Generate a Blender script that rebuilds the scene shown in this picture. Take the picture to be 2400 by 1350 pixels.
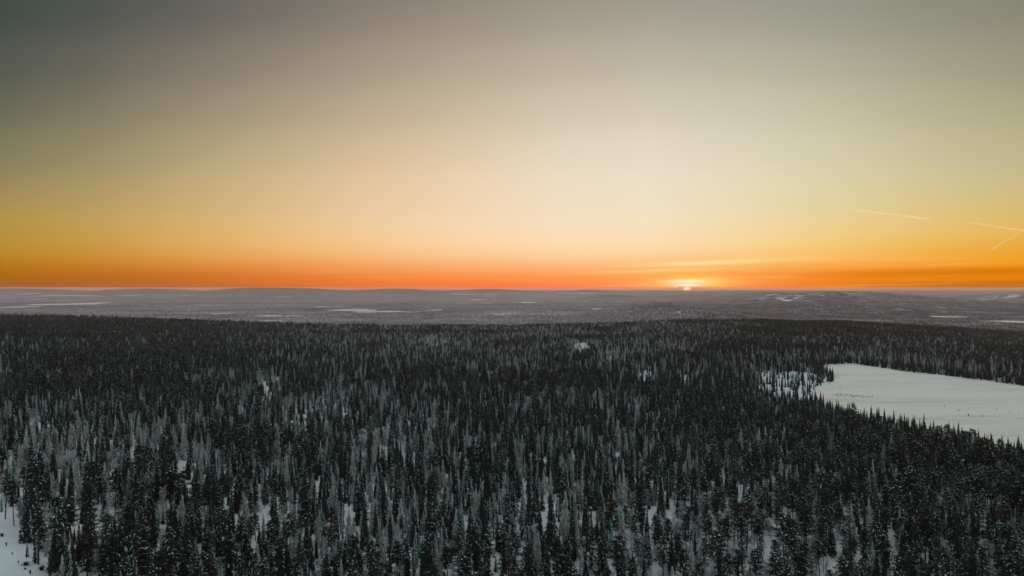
import bpy, math, random
import numpy as np
from math import radians as R

for _o in list(bpy.data.objects):
    bpy.data.objects.remove(_o, do_unlink=True)
scene = bpy.context.scene
col = scene.collection

# ------------------------------------------------------------------ camera
F = 1622.0                      # focal length in pixels of the 2400 px wide photograph
EYE_Y = 674.0                   # picture row of the eye level
CAM_H = 75.0                    # metres above the forest floor
cam_d = bpy.data.cameras.new('camera')
cam_d.sensor_width = 36.0
cam_d.lens = F / 2400.0 * 36.0
cam_d.shift_y = -(675.0 - EYE_Y) / 2400.0
cam_d.clip_start = 0.5
cam_d.clip_end = 250000.0
cam = bpy.data.objects.new('camera', cam_d)
col.objects.link(cam)
cam.location = (0, 0, CAM_H)
cam.rotation_euler = (R(90), 0, 0)
scene.camera = cam

# ------------------------------------------------------------------ colour management, render
scene.view_settings.view_transform = 'Standard'
scene.view_settings.look = 'None'
scene.view_settings.exposure = 0.0
scene.view_settings.gamma = 1.0
scene.view_settings.use_curve_mapping = False
scene.render.engine = 'CYCLES'
scene.cycles.max_bounces = 6
scene.cycles.diffuse_bounces = 3
scene.cycles.glossy_bounces = 1
scene.cycles.transmission_bounces = 2
scene.cycles.transparent_max_bounces = 12
scene.cycles.volume_bounces = 1
scene.cycles.use_denoising = True
scene.cycles.sample_clamp_indirect = 6.0

# ------------------------------------------------------------------ sky
SUN_AZ = math.degrees(math.atan2(1610 - 1200, F))       # degrees clockwise from the view axis
SUN_EL = 0.6
SKY_NISHITA = 0.10


def lin(c):
    return tuple((v / 255 / 12.92) if v / 255 <= 0.04045 else ((v / 255 + 0.055) / 1.055) ** 2.4 for v in c)


def px_dir(px, py):
    """azimuth and elevation in degrees of a picture point"""
    x, z = (px - 1200.0) / F, (EYE_Y - py) / F
    return math.degrees(math.atan(x)), math.degrees(math.atan2(z, math.hypot(1, x)))


world = bpy.data.worlds.new('World')
scene.world = world
world.use_nodes = True
nt = world.node_tree
nt.nodes.clear()


def N(t, **kw):
    n = nt.nodes.new(t)
    for k, v in kw.items():
        setattr(n, k, v)
    return n


def val(sock, v):
    if isinstance(v, bpy.types.NodeSocket):
        nt.links.new(v, sock)
    else:
        sock.default_value = v


def M(op, a, b=0.0, c=0.0):
    n = N('ShaderNodeMath', operation=op)
    val(n.inputs[0], a); val(n.inputs[1], b); val(n.inputs[2], c)
    return n.outputs[0]


def mixc(f, a, b, blend='MIX'):
    n = N('ShaderNodeMix', data_type='RGBA', blend_type=blend)
    val(n.inputs[0], f)
    for s, v in ((n.inputs[6], a), (n.inputs[7], b)):
        val(s, v if isinstance(v, bpy.types.NodeSocket) else (*v, 1.0))
    return n.outputs[2]


def maprange(v, a, b, c=0.0, d=1.0, smooth=True):
    n = N('ShaderNodeMapRange', interpolation_type='SMOOTHSTEP' if smooth else 'LINEAR')
    val(n.inputs[0], v)
    for i, x in enumerate((a, b, c, d)):
        n.inputs[1 + i].default_value = x
    return n.outputs[0]


tc = N('ShaderNodeTexCoord')
sep = N('ShaderNodeSeparateXYZ')
nt.links.new(tc.outputs['Generated'], sep.inputs[0])
EL = M('MULTIPLY', M('ARCSINE', sep.outputs[2]), 180 / math.pi)
AZ = M('MULTIPLY', M('ARCTAN2', sep.outputs[0], sep.outputs[1]), 180 / math.pi)
DAZ0 = M('ABSOLUTE', M('SUBTRACT', AZ, SUN_AZ - 4.0))
DAZ = M('MINIMUM', DAZ0, M('SUBTRACT', 360.0, DAZ0))    # degrees of azimuth away from the glow

E0, E1 = -2.0, 92.0


def column(px, rows, tail):
    r = N('ShaderNodeValToRGB')
    r.color_ramp.interpolation = 'CARDINAL'
    pts = []
    for py, c in rows:
        pts.append((px_dir(px, py)[1], c))
    pts += tail
    pts.sort(key=lambda p: p[0])
    els = r.color_ramp.elements
    while len(els) > 1:
        els.remove(els[-1])
    for i, (e, c) in enumerate(pts):
        t = (e - E0) / (E1 - E0)
        el = els[0] if i == 0 else els.new(t)
        el.position = t
        el.color = (*lin(c), 1.0)
    nt.links.new(maprange(EL, E0, E1, 0, 1, False), r.inputs[0])
    return r.outputs[0]


ROWS = (684, 672, 658, 640, 610, 580, 540, 500, 400, 300, 200, 100, 0)
TOP = [(65, (187, 188, 186)), (90, (205, 205, 202))]  # overhead sky out of view, brightened to light the land
TABLE = [   # the sky column by column, left to right
    (0, [(150, 96, 66), (157, 96, 52), (162, 97, 30), (170, 106, 22), (180, 123, 29), (180, 135, 46), (175, 140, 60), (168, 142, 75), (138, 127, 88), (112, 111, 86), (89, 92, 78), (76, 82, 75), (63, 75, 70)],
     [(30, (84, 98, 95)), (45, (130, 139, 137))]),
    (480, [(178, 99, 62), (186, 101, 55), (199, 108, 43), (211, 122, 46), (224, 150, 72), (228, 168, 95), (222, 175, 108), (212, 175, 116), (190, 168, 125), (167, 151, 120), (143, 131, 113), (120, 113, 102), (100, 98, 93)],
     [(30, (106, 112, 106)), (45, (138, 145, 142))]),
    (960, [(225, 108, 52), (244, 120, 54), (252, 133, 60), (253, 152, 82), (253, 183, 122), (252, 203, 150), (247, 211, 166), (241, 209, 171), (230, 201, 165), (208, 184, 155), (185, 167, 143), (163, 149, 131), (142, 132, 119)],
     [(30, (134, 131, 121)), (45, (152, 154, 148))]),
    (1480, [(250, 105, 78), (255, 122, 78), (255, 146, 88), (254, 170, 104), (254, 204, 149), (254, 223, 184), (250, 227, 197), (245, 228, 204), (237, 225, 207), (224, 213, 194), (204, 195, 174), (184, 176, 158), (164, 157, 143)],
     [(30, (152, 150, 140)), (45, (158, 160, 155))]),
    (1900, [(235, 108, 45), (248, 118, 35), (254, 130, 35), (255, 150, 55), (252, 182, 95), (248, 202, 122), (240, 210, 145), (232, 212, 160), (220, 210, 175), (206, 200, 172), (190, 185, 160), (170, 168, 149), (153, 153, 139)],
     [(30, (145, 146, 137)), (45, (154, 157, 152))]),
    (2390, [(200, 108, 25), (222, 122, 12), (234, 134, 8), (238, 142, 14), (238, 156, 36), (232, 165, 50), (228, 178, 88), (215, 184, 108), (195, 183, 137), (181, 172, 135), (163, 158, 130), (148, 145, 122), (134, 132, 114)],
     [(30, (130, 131, 120)), (45, (147, 150, 143))])]
KX = np.array([t[0] for t in TABLE], float)
KV = np.array([[c for c in t[1]] + [c for _, c in t[2]] for t in TABLE], float)      # column, row, rgb
for k, px in enumerate(np.linspace(0, 2390, 12)):
    win = np.clip(np.linspace(px - 190, px + 190, 39), 0, 2390)
    cs = np.array([[np.interp(win, KX, KV[:, r_, ch]).mean() for ch in range(3)] for r_ in range(KV.shape[1])])
    c = column(px, list(zip(ROWS, [tuple(v) for v in cs[:13]])), [(30, tuple(cs[13])), (45, tuple(cs[14]))] + TOP)
    a1 = px_dir(px, EYE_Y)[0]
    if k == 0:
        sky, colC = c, c
    else:
        sky = mixc(maprange(AZ, a0, a1, 0, 1, False), sky, c)
    a0 = a1
sky = mixc(M('MULTIPLY', maprange(AZ, 40, 66), maprange(AZ, 120, 100)), sky, colC)
colD = column(0, [(684, (192, 198, 204)), (640, (196, 213, 220)), (560, (192, 224, 234)), (400, (187, 227, 238)), (0, (184, 225, 236))],
              [(35, (189, 219, 227)), (60, (199, 211, 212)), (90, (205, 205, 202))])  # unseen sky behind the camera, raised to brighten the land
sky = mixc(maprange(DAZ, 52, 115), sky, colD)
# physical twilight sky, a minor share mixed in well away from the sunset
nish = N('ShaderNodeTexSky', sky_type='NISHITA')
nish.sun_disc = False
nish.sun_elevation = R(SUN_EL)
nish.sun_rotation = R(SUN_AZ)
nish.altitude = 300.0
nish.air_density = 1.0
nish.dust_density = 2.0
nish.ozone_density = 2.0
vs = N('ShaderNodeVectorMath', operation='SCALE')
nt.links.new(nish.outputs[0], vs.inputs[0])
vs.inputs[3].default_value = SKY_NISHITA


def gauss(a0, e0, sa, se, slope=0.0):
    """soft elongated patch in azimuth and elevation"""
    da = M('SUBTRACT', AZ, a0)
    de = M('SUBTRACT', M('SUBTRACT', EL, e0), M('MULTIPLY', da, slope))
    q = M('ADD', M('POWER', M('ABSOLUTE', M('DIVIDE', da, sa)), 2.0), M('POWER', M('ABSOLUTE', M('DIVIDE', de, se)), 2.0))
    return M('EXPONENT', M('MULTIPLY', q, -1.0))


# wisps: noise drawn out along the horizon
cv = N('ShaderNodeCombineXYZ')
nt.links.new(M('MULTIPLY', AZ, 0.11), cv.inputs[0])
nt.links.new(M('MULTIPLY', M('SUBTRACT', EL, M('MULTIPLY', AZ, 0.012)), 2.6), cv.inputs[1])
wn = N('ShaderNodeTexNoise')
wn.inputs['Scale'].default_value = 1.0
wn.inputs['Detail'].default_value = 4.0
wn.inputs['Roughness'].default_value = 0.55
nt.links.new(cv.outputs[0], wn.inputs['Vector'])
WISP = wn.outputs[0]

# darker stratus low on the right of the sun, and broken wisps in it
f = M('MULTIPLY', maprange(AZ, 17, 34), maprange(EL, 1.55, 1.0))
f = M('MULTIPLY', f, maprange(WISP, 0.25, 0.6, 0.55, 1.0))
sky = mixc(M('MULTIPLY', f, 0.85), sky, lin((232, 128, 8)))
a, e = px_dir(2330, 636)
sky = mixc(M('MULTIPLY', gauss(a, e, 11, 0.30, 0.012), 0.75), sky, lin((212, 118, 4)))
a, e = px_dir(2380, 663)
sky = mixc(M('MULTIPLY', gauss(a, e, 8, 0.20, 0.012), 0.7), sky, lin((190, 104, 10)))
a, e = px_dir(2330, 681)
sky = mixc(M('MULTIPLY', gauss(a, e, 12, 0.32, 0.012), 0.9), sky, lin((128, 94, 52)))
# soft wisps right through the glow
f = M('MULTIPLY', M('MULTIPLY', maprange(WISP, 0.50, 0.75), gauss(SUN_AZ, 1.2, 26, 2.2)), 0.30)
sky = mixc(f, sky, lin((255, 214, 130)))
# streaks lit from below round the sun
for (px, py, wx, wy, sl, amt, c) in [
        (1640, 617, 105, 4.2, 0.030, 0.85, (255, 238, 190)),
        (1700, 613, 190, 7.0, 0.030, 0.55, (255, 222, 132)),
        (1560, 634, 150, 4.5, 0.030, 0.60, (255, 222, 130)),
        (1612, 660, 210, 32.0, 0.0, 0.42, (255, 184, 96)),
        (1625, 661, 78, 13.0, 0.0, 0.92, (255, 222, 100)),
        (1610, 679, 34, 8.0, 0.0, 0.92, (255, 88, 42)),
        (1600, 665, 100, 5.0, 0.02, 0.45, (255, 190, 120)),
        (1612, 659, 40, 3.2, 0.0, 0.95, (255, 246, 222)),
        (1610, 668, 32, 3.6, 0.0, 0.95, (255, 246, 226)),
        (1500, 668, 90, 2.0, 0.02, 0.35, (255, 190, 140)),
        (1584, 674, 6, 1.3, 0.0, 0.9, (255, 236, 190)),
        (2270, 663, 15, 1.6, 0.03, 0.7, (236, 118, 20))]:
    a, e = px_dir(px, py)
    k = 180 / math.pi / F
    sky = mixc(M('MULTIPLY', gauss(a, e, wx * k, wy * k, sl), amt), sky, lin(c))
# the sun's own disc, half set
a, e = px_dir(1610, 676.5)
disc = M('MINIMUM', M('MULTIPLY', gauss(a, e, 0.22, 0.09), 1.8), 1.0)
sky = mixc(disc, sky, (2.6, 1.7, 0.9))
# away from the sunset some physical sky is blended into the brightened colours
anti = M('MULTIPLY', maprange(DAZ, 60, 125), 0.25)
sky = mixc(anti, sky, vs.outputs[0])
bg = N('ShaderNodeBackground')
nt.links.new(sky, bg.inputs[0])
bg.inputs[1].default_value = 1.0
wo = N('ShaderNodeOutputWorld')
nt.links.new(bg.outputs[0], wo.inputs[0])

# ------------------------------------------------------------------ sun lamp
sd = bpy.data.lights.new('sun', 'SUN')
sd.energy = 2.0
sd.angle = R(0.5)
sd.color = (1.0, 0.48, 0.22)
so = bpy.data.objects.new('sun', sd)
col.objects.link(so)
# the lamp shines along its local -Z: turned so that it comes from the sunset
so.rotation_euler = (R(90 - SUN_EL), 0, R(180 - SUN_AZ))
so.location = (0, 0, 300)

# ------------------------------------------------------------------ noise and terrain
rng = np.random.default_rng(7)
_perm = np.random.default_rng(3).random((256, 256))


def vnoise(x, y):
    xi, yi = np.floor(x).astype(int), np.floor(y).astype(int)
    fx, fy = x - xi, y - yi
    fx, fy = fx * fx * (3 - 2 * fx), fy * fy * (3 - 2 * fy)
    a, b = _perm[yi % 256, xi % 256], _perm[yi % 256, (xi + 1) % 256]
    c, d = _perm[(yi + 1) % 256, xi % 256], _perm[(yi + 1) % 256, (xi + 1) % 256]
    return (a * (1 - fx) + b * fx) * (1 - fy) + (c * (1 - fx) + d * fx) * fy


def fbm(x, y, oct=3):
    s, a, t = 0.0, 1.0, 0.0
    for i in range(oct):
        s = s + a * vnoise(x + 17.3 * i, y + 9.1 * i)
        t += a
        x, y, a = x * 2.03, y * 2.03, a * 0.5
    return s / t


def smooth(t):
    t = np.clip(t, 0, 1)
    return t * t * (3 - 2 * t)


CREST_PX = np.array([-900, 0, 450, 1000, 1200, 1350, 1700, 2000, 2200, 2400, 3200], float)
CREST_Y = np.array([743, 746, 757, 772, 774, 769, 762, 767, 778, 796, 810], float)
CREST_D = 1500.0
VALLEY = -130.0
FAR_LEVEL = CAM_H - (680.5 - EYE_Y) / F * 23000.0
HILLS = []      # x, y, height, sigma across, sigma along


def hill(px, py, D, wpx, sd_):
    h = CAM_H - (py - EYE_Y) / F * D - VALLEY
    HILLS.append(((px - 1200) / F * D, D, h, wpx / F * D, sd_))


hill(1550, 719, 4600, 110, 520)
hill(1260, 730, 5200, 110, 420)
hill(1440, 691, 12000, 55, 1300)
hill(1620, 690, 13000, 90, 1300)
hill(1960, 684, 9800, 130, 1300)
hill(1800, 687, 10200, 70, 1200)
hill(2380, 687, 9300, 55, 1100)
hill(1880, 712, 6000, 150, 600)
for (hx, hy, hw, hD) in [(60, 676.8, 150, 15500), (350, 676, 130, 15000), (585, 675.2, 100, 14500), (700, 676.0, 130, 15000), (930, 677, 120, 16500), (1150, 678.6, 120, 18500), (1380, 678.8, 60, 19000), (-250, 676, 200, 15000)]:
    hill(hx, hy, hD, hw, 1600)

LAKE_Z = -8.0


def tz0(x, y):
    r = np.hypot(x, y)
    az = np.clip(np.arctan2(x, y), -R(43), R(43))
    u = np.tan(az)
    D = r * np.cos(az)
    cz = CAM_H - (np.interp(u * F + 1200, CREST_PX, CREST_Y) - EYE_Y) / F * CREST_D - 10.5
    z0 = 15.0 * smooth((-u - 0.30) / 0.45)
    near = z0 + (cz - z0) * smooth((D - 230) / 1500.0)
    near = near + 3.2 * (fbm(x / 170 + 5, y / 170 + 3, 3) - 0.5) * smooth(D / 120)
    near = near + 15.0 * (fbm(x / 300 + 2.5, y / 300 + 6.1, 3) - 0.5) * smooth((D - 700) / 500)
    val_ = VALLEY + 26 * (fbm(x / 2600 + 3.3, y / 2600 + 8.8, 2) - 0.5) + 9 * (fbm(x / 800 + 1.3, y / 800 + 4.8, 2) - 0.5)
    # the land climbs slowly to a far upland that makes the skyline
    rise = (FAR_LEVEL - VALLEY) * smooth((D - 10000) / 13000.0)
    hs = rise ** 4
    for hx, hy, hh, sa, sb in HILLS:
        hs = hs + (hh * np.exp(-((x - hx) / sa) ** 2 * 0.5 - ((y - hy) / sb) ** 2 * 0.5)) ** 4
    val_ = val_ + hs ** 0.25 - 40.0 * smooth((r - 26500) / 3500)
    t = smooth((D - CREST_D - 40) / (1500.0 + 350.0 * smooth((u + 0.08) / 0.30)))
    return near * (1 - t) + val_ * t


def poly_sd(x, y, P):
    """signed distance to a polygon, negative inside"""
    P = np.asarray(P, float)
    d2 = np.full(np.shape(x), 1e18)
    ins = np.zeros(np.shape(x), bool)
    n = len(P)
    for i in range(n):
        a, b = P[i], P[(i + 1) % n]
        ex, ey = b - a
        wx, wy = x - a[0], y - a[1]
        t = np.clip((wx * ex + wy * ey) / (ex * ex + ey * ey), 0, 1)
        d2 = np.minimum(d2, (wx - t * ex) ** 2 + (wy - t * ey) ** 2)
        c = (a[1] > y) != (b[1] > y)
        with np.errstate(divide='ignore', invalid='ignore'):
            xx = a[0] + (y - a[1]) * ex / (ey if ey != 0 else 1e-9)
        ins ^= c & (x < xx)
    d = np.sqrt(d2)
    return np.where(ins, -d, d)


def flat_pt(px, py, z):
    D = (CAM_H - z) * F / (py - EYE_Y)
    return ((px - 1200) / F * D, D)


LAKE = [flat_pt(px, py, LAKE_Z) for px, py in [
    (1958, 894), (1963, 884), (1940, 870), (1905, 858), (1960, 854), (1995, 852), (2050, 860), (2120, 871), (2210, 880), (2300, 891), (2400, 905),
    (2560, 925), (2760, 960), (2900, 1040), (2760, 1120), (2560, 1096), (2400, 1064), (2280, 1037), (2180, 1014), (2080, 996), (2000, 974), (1930, 956), (1890, 938), (1915, 912)]]
MARSH = [flat_pt(px, py, LAKE_Z) for px, py in [
    (1760, 872), (1800, 868), (1870, 871), (1930, 876), (1948, 888), (1946, 905), (1930, 945), (1880, 950), (1820, 942), (1775, 925), (1760, 892)]]
WET = [flat_pt(px, py, LAKE_Z) for px, py in [
    (1700, 868), (1800, 862), (1900, 856), (1995, 850), (2400, 900), (2800, 950), (3000, 1040), (2760, 1160), (2400, 1100), (2180, 1050), (2000, 1000), (1850, 965), (1740, 920)]]


def tz(x, y):
    x, y = np.asarray(x, float), np.asarray(y, float)
    z = tz0(x, y)
    near = (np.abs(y - 560) < 420) & (x > 0) & (x < 1100)
    if np.any(near):
        sd_ = np.where(near, poly_sd(x, y, WET), 1e6)
        m = smooth(1 - sd_ / 55.0)
        z = z * (1 - m) + (LAKE_Z - 0.25) * m
    return z


_DD = np.geomspace(90, 29500, 2600)


def hit(px, py):
    """first ground point seen at a picture position"""
    u, dep = (px - 1200) / F, (py - EYE_Y) / F
    zz = tz(u * _DD, _DD)
    rz = CAM_H - dep * _DD
    k = np.argmax(rz <= zz)
    D = _DD[k] if rz[k] <= zz[k] else _DD[-1]
    return u * D, D


def project(x, y, z):
    return 1200 + F * x / y, EYE_Y + F * (CAM_H - z) / y


# ------------------------------------------------------------------ materials
def new_mat(name):
    m = bpy.data.materials.new(name)
    m.use_nodes = True
    t = m.node_tree
    b = t.nodes.get('Principled BSDF')
    return m, t, b


def simple_mat(name, c1, c2, scale=3.0, rough=0.85, rand=0.3, bump=0.0):
    """colour that wanders between two tones by noise and from tree to tree"""
    m, t, b = new_mat(name)
    no = t.nodes.new('ShaderNodeTexNoise'); no.inputs['Scale'].default_value = scale; no.inputs['Detail'].default_value = 4
    tcn = t.nodes.new('ShaderNodeTexCoord'); t.links.new(tcn.outputs['Object'], no.inputs['Vector'])
    oi = t.nodes.new('ShaderNodeObjectInfo')
    mm = t.nodes.new('ShaderNodeMath'); mm.operation = 'MULTIPLY_ADD'
    mm.inputs[1].default_value = rand; t.links.new(oi.outputs['Random'], mm.inputs[0])
    mr = t.nodes.new('ShaderNodeMath'); mr.operation = 'SUBTRACT'; t.links.new(no.outputs[0], mr.inputs[0]); mr.inputs[1].default_value = rand * 0.5
    t.links.new(mr.outputs[0], mm.inputs[2])
    rp = t.nodes.new('ShaderNodeValToRGB')
    rp.color_ramp.elements[0].position = 0.3; rp.color_ramp.elements[0].color = (*c1, 1)
    rp.color_ramp.elements[1].position = 0.7; rp.color_ramp.elements[1].color = (*c2, 1)
    t.links.new(mm.outputs[0], rp.inputs[0]); t.links.new(rp.outputs[0], b.inputs['Base Color'])
    b.inputs['Roughness'].default_value = rough
    b.inputs['Specular IOR Level'].default_value = 0.2
    if bump:
        bp = t.nodes.new('ShaderNodeBump'); bp.inputs['Strength'].default_value = bump
        t.links.new(no.outputs[0], bp.inputs['Height']); t.links.new(bp.outputs[0], b.inputs['Normal'])
    return m


MAT = {
    'needle': simple_mat('spruce_needles', (0.010, 0.015, 0.013), (0.030, 0.042, 0.036), 1.2, 0.8),
    'pine_needle': simple_mat('pine_needles', (0.012, 0.015, 0.011), (0.034, 0.036, 0.026), 1.2, 0.8),
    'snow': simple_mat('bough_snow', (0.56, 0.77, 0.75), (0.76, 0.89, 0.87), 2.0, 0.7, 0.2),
    'bark': simple_mat('spruce_bark', (0.035, 0.028, 0.024), (0.075, 0.06, 0.05), 6.0, 0.95),
    'pine_bark': simple_mat('pine_bark', (0.03, 0.024, 0.020), (0.075, 0.050, 0.038), 3.0, 0.95),
    'birch_bark': simple_mat('birch_bark', (0.10, 0.09, 0.085), (0.42, 0.40, 0.38), 5.0, 0.9),
    'twig': simple_mat('frosted_twigs', (0.22, 0.21, 0.21), (0.62, 0.62, 0.63), 1.0, 0.9, 0.5),
    'hoar': simple_mat('hoar_frosted_needles', (0.24, 0.185, 0.160), (0.48, 0.395, 0.350), 0.8, 0.85, 0.4),
    'shrub': simple_mat('dark_shrub_twigs', (0.03, 0.028, 0.022), (0.08, 0.07, 0.055), 3.0, 0.9),
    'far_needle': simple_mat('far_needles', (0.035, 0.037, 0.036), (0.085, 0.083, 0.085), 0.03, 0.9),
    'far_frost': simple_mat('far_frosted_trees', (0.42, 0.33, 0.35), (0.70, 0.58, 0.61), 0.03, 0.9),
}


def ground_material():
    m, t, b = new_mat('snow_ground')
    L = t.links.new
    tcn = t.nodes.new('ShaderNodeTexCoord')

    def noise(sc, det, stretch=(1, 1, 1), rough=0.5):
        mp = t.nodes.new('ShaderNodeMapping'); mp.inputs['Scale'].default_value = stretch
        L(tcn.outputs['Object'], mp.inputs['Vector'])
        n = t.nodes.new('ShaderNodeTexNoise'); n.inputs['Scale'].default_value = sc; n.inputs['Detail'].default_value = det
        n.inputs['Roughness'].default_value = rough
        L(mp.outputs[0], n.inputs['Vector'])
        return n.outputs[0]
    # open snow
    rp = t.nodes.new('ShaderNodeValToRGB')
    rp.color_ramp.elements[0].position = 0.3; rp.color_ramp.elements[0].color = (0.70, 0.74, 0.77, 1)
    rp.color_ramp.elements[1].position = 0.7; rp.color_ramp.elements[1].color = (0.82, 0.84, 0.85, 1)
    L(noise(0.05, 5), rp.inputs[0])
    # far woodland seen from above: dark stands, frosted stands and bogs in drawn-out belts
    fr = t.nodes.new('ShaderNodeValToRGB')
    e = fr.color_ramp.elements
    e[0].position = 0.25; e[0].color = (0.150, 0.135, 0.145, 1)
    e[1].position = 0.80; e[1].color = (0.48, 0.45, 0.47, 1)
    x = e.new(0.45); x.color = (0.245, 0.222, 0.236, 1)
    x = e.new(0.62); x.color = (0.33, 0.302, 0.320, 1)
    n1 = noise(1 / 900.0, 8, (0.55, 1.0, 0.2), 0.68)
    n2 = noise(1 / 5200.0, 3, (0.6, 1.0, 0.2))
    ad = t.nodes.new('ShaderNodeMath'); ad.operation = 'MULTIPLY_ADD'
    L(n2, ad.inputs[0]); ad.inputs[1].default_value = 0.5; 
    sb = t.nodes.new('ShaderNodeMath'); sb.operation = 'MULTIPLY_ADD'
    L(n1, sb.inputs[0]); sb.inputs[1].default_value = 0.9; sb.inputs[2].default_value = -0.2
    L(sb.outputs[0], ad.inputs[2]); L(ad.outputs[0], fr.inputs[0])
    ac = t.nodes.new('ShaderNodeAttribute'); ac.attribute_name = 'conifers_hill_shade'
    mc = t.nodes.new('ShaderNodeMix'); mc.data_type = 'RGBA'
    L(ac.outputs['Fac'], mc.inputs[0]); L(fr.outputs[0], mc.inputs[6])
    dn = t.nodes.new('ShaderNodeValToRGB')  # dark tone for conifer woods and for shading painted on the hills
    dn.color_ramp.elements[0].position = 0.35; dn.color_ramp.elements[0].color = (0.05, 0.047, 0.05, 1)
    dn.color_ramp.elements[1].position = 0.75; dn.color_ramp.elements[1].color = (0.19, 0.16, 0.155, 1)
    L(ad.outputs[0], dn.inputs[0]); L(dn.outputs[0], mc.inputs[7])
    at = t.nodes.new('ShaderNodeAttribute'); at.attribute_name = 'woodland'
    mx = t.nodes.new('ShaderNodeMix'); mx.data_type = 'RGBA'
    L(at.outputs['Fac'], mx.inputs[0]); L(rp.outputs[0], mx.inputs[6]); L(mc.outputs[2], mx.inputs[7])
    L(mx.outputs[2], b.inputs['Base Color'])
    b.inputs['Roughness'].default_value = 0.8
    b.inputs['Specular IOR Level'].default_value = 0.15
    bp = t.nodes.new('ShaderNodeBump'); bp.inputs['Strength'].default_value = 0.5; bp.inputs['Distance'].default_value = 0.6
    L(noise(0.35, 5), bp.inputs['Height']); L(bp.outputs[0], b.inputs['Normal'])
    return m


def lake_material():
    m, t, b = new_mat('wind_packed_lake_snow')
    L = t.links.new
    tcn = t.nodes.new('ShaderNodeTexCoord')
    mp = t.nodes.new('ShaderNodeMapping'); mp.inputs['Rotation'].default_value = (0, 0, 0.35); mp.inputs['Scale'].default_value = (0.25, 1.4, 1)
    L(tcn.outputs['Object'], mp.inputs['Vector'])
    n = t.nodes.new('ShaderNodeTexNoise'); n.inputs['Scale'].default_value = 0.09; n.inputs['Detail'].default_value = 6; n.inputs['Roughness'].default_value = 0.6
    L(mp.outputs[0], n.inputs['Vector'])
    n2 = t.nodes.new('ShaderNodeTexNoise'); n2.inputs['Scale'].default_value = 0.012; n2.inputs['Detail'].default_value = 3
    L(mp.outputs[0], n2.inputs['Vector'])
    rp = t.nodes.new('ShaderNodeValToRGB')
    e = rp.color_ramp.elements
    e[0].position = 0.40; e[0].color = (0.74, 0.67, 0.58, 1)
    e[1].position = 0.62; e[1].color = (0.96, 0.86, 0.81, 1)
    x = e.new(0.47); x.color = (0.89, 0.80, 0.75, 1)
    s = t.nodes.new('ShaderNodeMath'); s.operation = 'MULTIPLY_ADD'; s.inputs[1].default_value = 0.45
    L(n.outputs[0], s.inputs[0])
    s2 = t.nodes.new('ShaderNodeMath'); s2.operation = 'MULTIPLY'; s2.inputs[1].default_value = 0.55
    L(n2.outputs[0], s2.inputs[0]); L(s2.outputs[0], s.inputs[2])
    L(s.outputs[0], rp.inputs[0]); L(rp.outputs[0], b.inputs['Base Color'])
    b.inputs['Roughness'].default_value = 0.6
    bp = t.nodes.new('ShaderNodeBump'); bp.inputs['Strength'].default_value = 0.35; bp.inputs['Distance'].default_value = 0.5
    L(n.outputs[0], bp.inputs['Height']); L(bp.outputs[0], b.inputs['Normal'])
    return m


MAT['ground'] = ground_material()
MAT['lake'] = lake_material()

# ------------------------------------------------------------------ helpers for objects


def mesh_np(name, V, Fq, mats, mat_idx=None, smooth_=False):
    """mesh from arrays; Fq: list of faces"""
    me = bpy.data.meshes.new(name)
    me.from_pydata([tuple(v) for v in V], [], [tuple(int(i) for i in f) for f in Fq])
    for m in mats:
        me.materials.append(m)
    if mat_idx is not None:
        me.polygons.foreach_set('material_index', np.asarray(mat_idx, dtype=np.int32))
    if smooth_:
        me.polygons.foreach_set('use_smooth', np.ones(len(me.polygons), dtype=bool))
    me.update()
    return me


def obj(name, me, parent=None):
    o = bpy.data.objects.new(name, me)
    col.objects.link(o)
    if parent is not None:
        o.parent = parent
    return o


def tag(o, label=None, cat=None, group=None, kind=None):
    if label: o['label'] = label
    if cat: o['category'] = cat
    if group: o['group'] = group
    if kind: o['kind'] = kind
    return o


# ------------------------------------------------------------------ ground sheet (polar grid, finer where the camera looks)
WOOD0, WOOD1 = 8600.0, 9700.0
ang = np.concatenate([np.arange(-46, 46.001, 0.3), np.arange(50, 311, 4.0)])
rad = np.concatenate([[4, 12, 25, 45, 70], np.geomspace(90, 30000, 330)])
A, RR = np.meshgrid(np.radians(ang), rad, indexing='ij')
gx, gy = RR * np.sin(A), RR * np.cos(A)
gz = tz(gx, gy)
na, nr = gx.shape
V = np.stack([gx, gy, gz], -1).reshape(-1, 3)
V = np.vstack([V, [[0, 0, float(tz(np.array([0.0]), np.array([1e-3]))[0])]]])
Fc = []
for i in range(na):
    j = (i + 1) % na
    b0, b1 = i * nr, j * nr
    Fc += [(b0 + k, b0 + k + 1, b1 + k + 1, b1 + k) for k in range(nr - 1)]
    Fc.append((len(V) - 1, b0, b1))
gme = mesh_np('ground', V, Fc, [MAT['ground']], smooth_=True)
wl = np.concatenate([smooth((gy - WOOD0) / (WOOD1 - WOOD0)).reshape(-1), [0.0]])
wl = np.maximum(wl, np.concatenate([smooth((RR - WOOD0) / (WOOD1 - WOOD0)).reshape(-1) * (np.abs(A).reshape(-1) > R(40)), [0.0]]))
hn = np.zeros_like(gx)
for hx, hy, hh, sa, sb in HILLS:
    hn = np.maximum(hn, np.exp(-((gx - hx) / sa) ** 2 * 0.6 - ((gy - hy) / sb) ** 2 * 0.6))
dk = np.concatenate([np.maximum(0.85 * hn, smooth((np.tan(np.clip(A, -1.2, 1.2)) - 0.08) / 0.25) * 0.6).reshape(-1), [0.0]])  # hills darkened as painted relief shading; denser conifers towards the right
at = gme.attributes.new('conifers_hill_shade', 'FLOAT', 'POINT')
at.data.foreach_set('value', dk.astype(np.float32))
at = gme.attributes.new('woodland', 'FLOAT', 'POINT')
at.data.foreach_set('value', wl.astype(np.float32))
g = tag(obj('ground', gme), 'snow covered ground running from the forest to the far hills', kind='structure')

# ------------------------------------------------------------------ frozen lakes and cleared slopes


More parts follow.
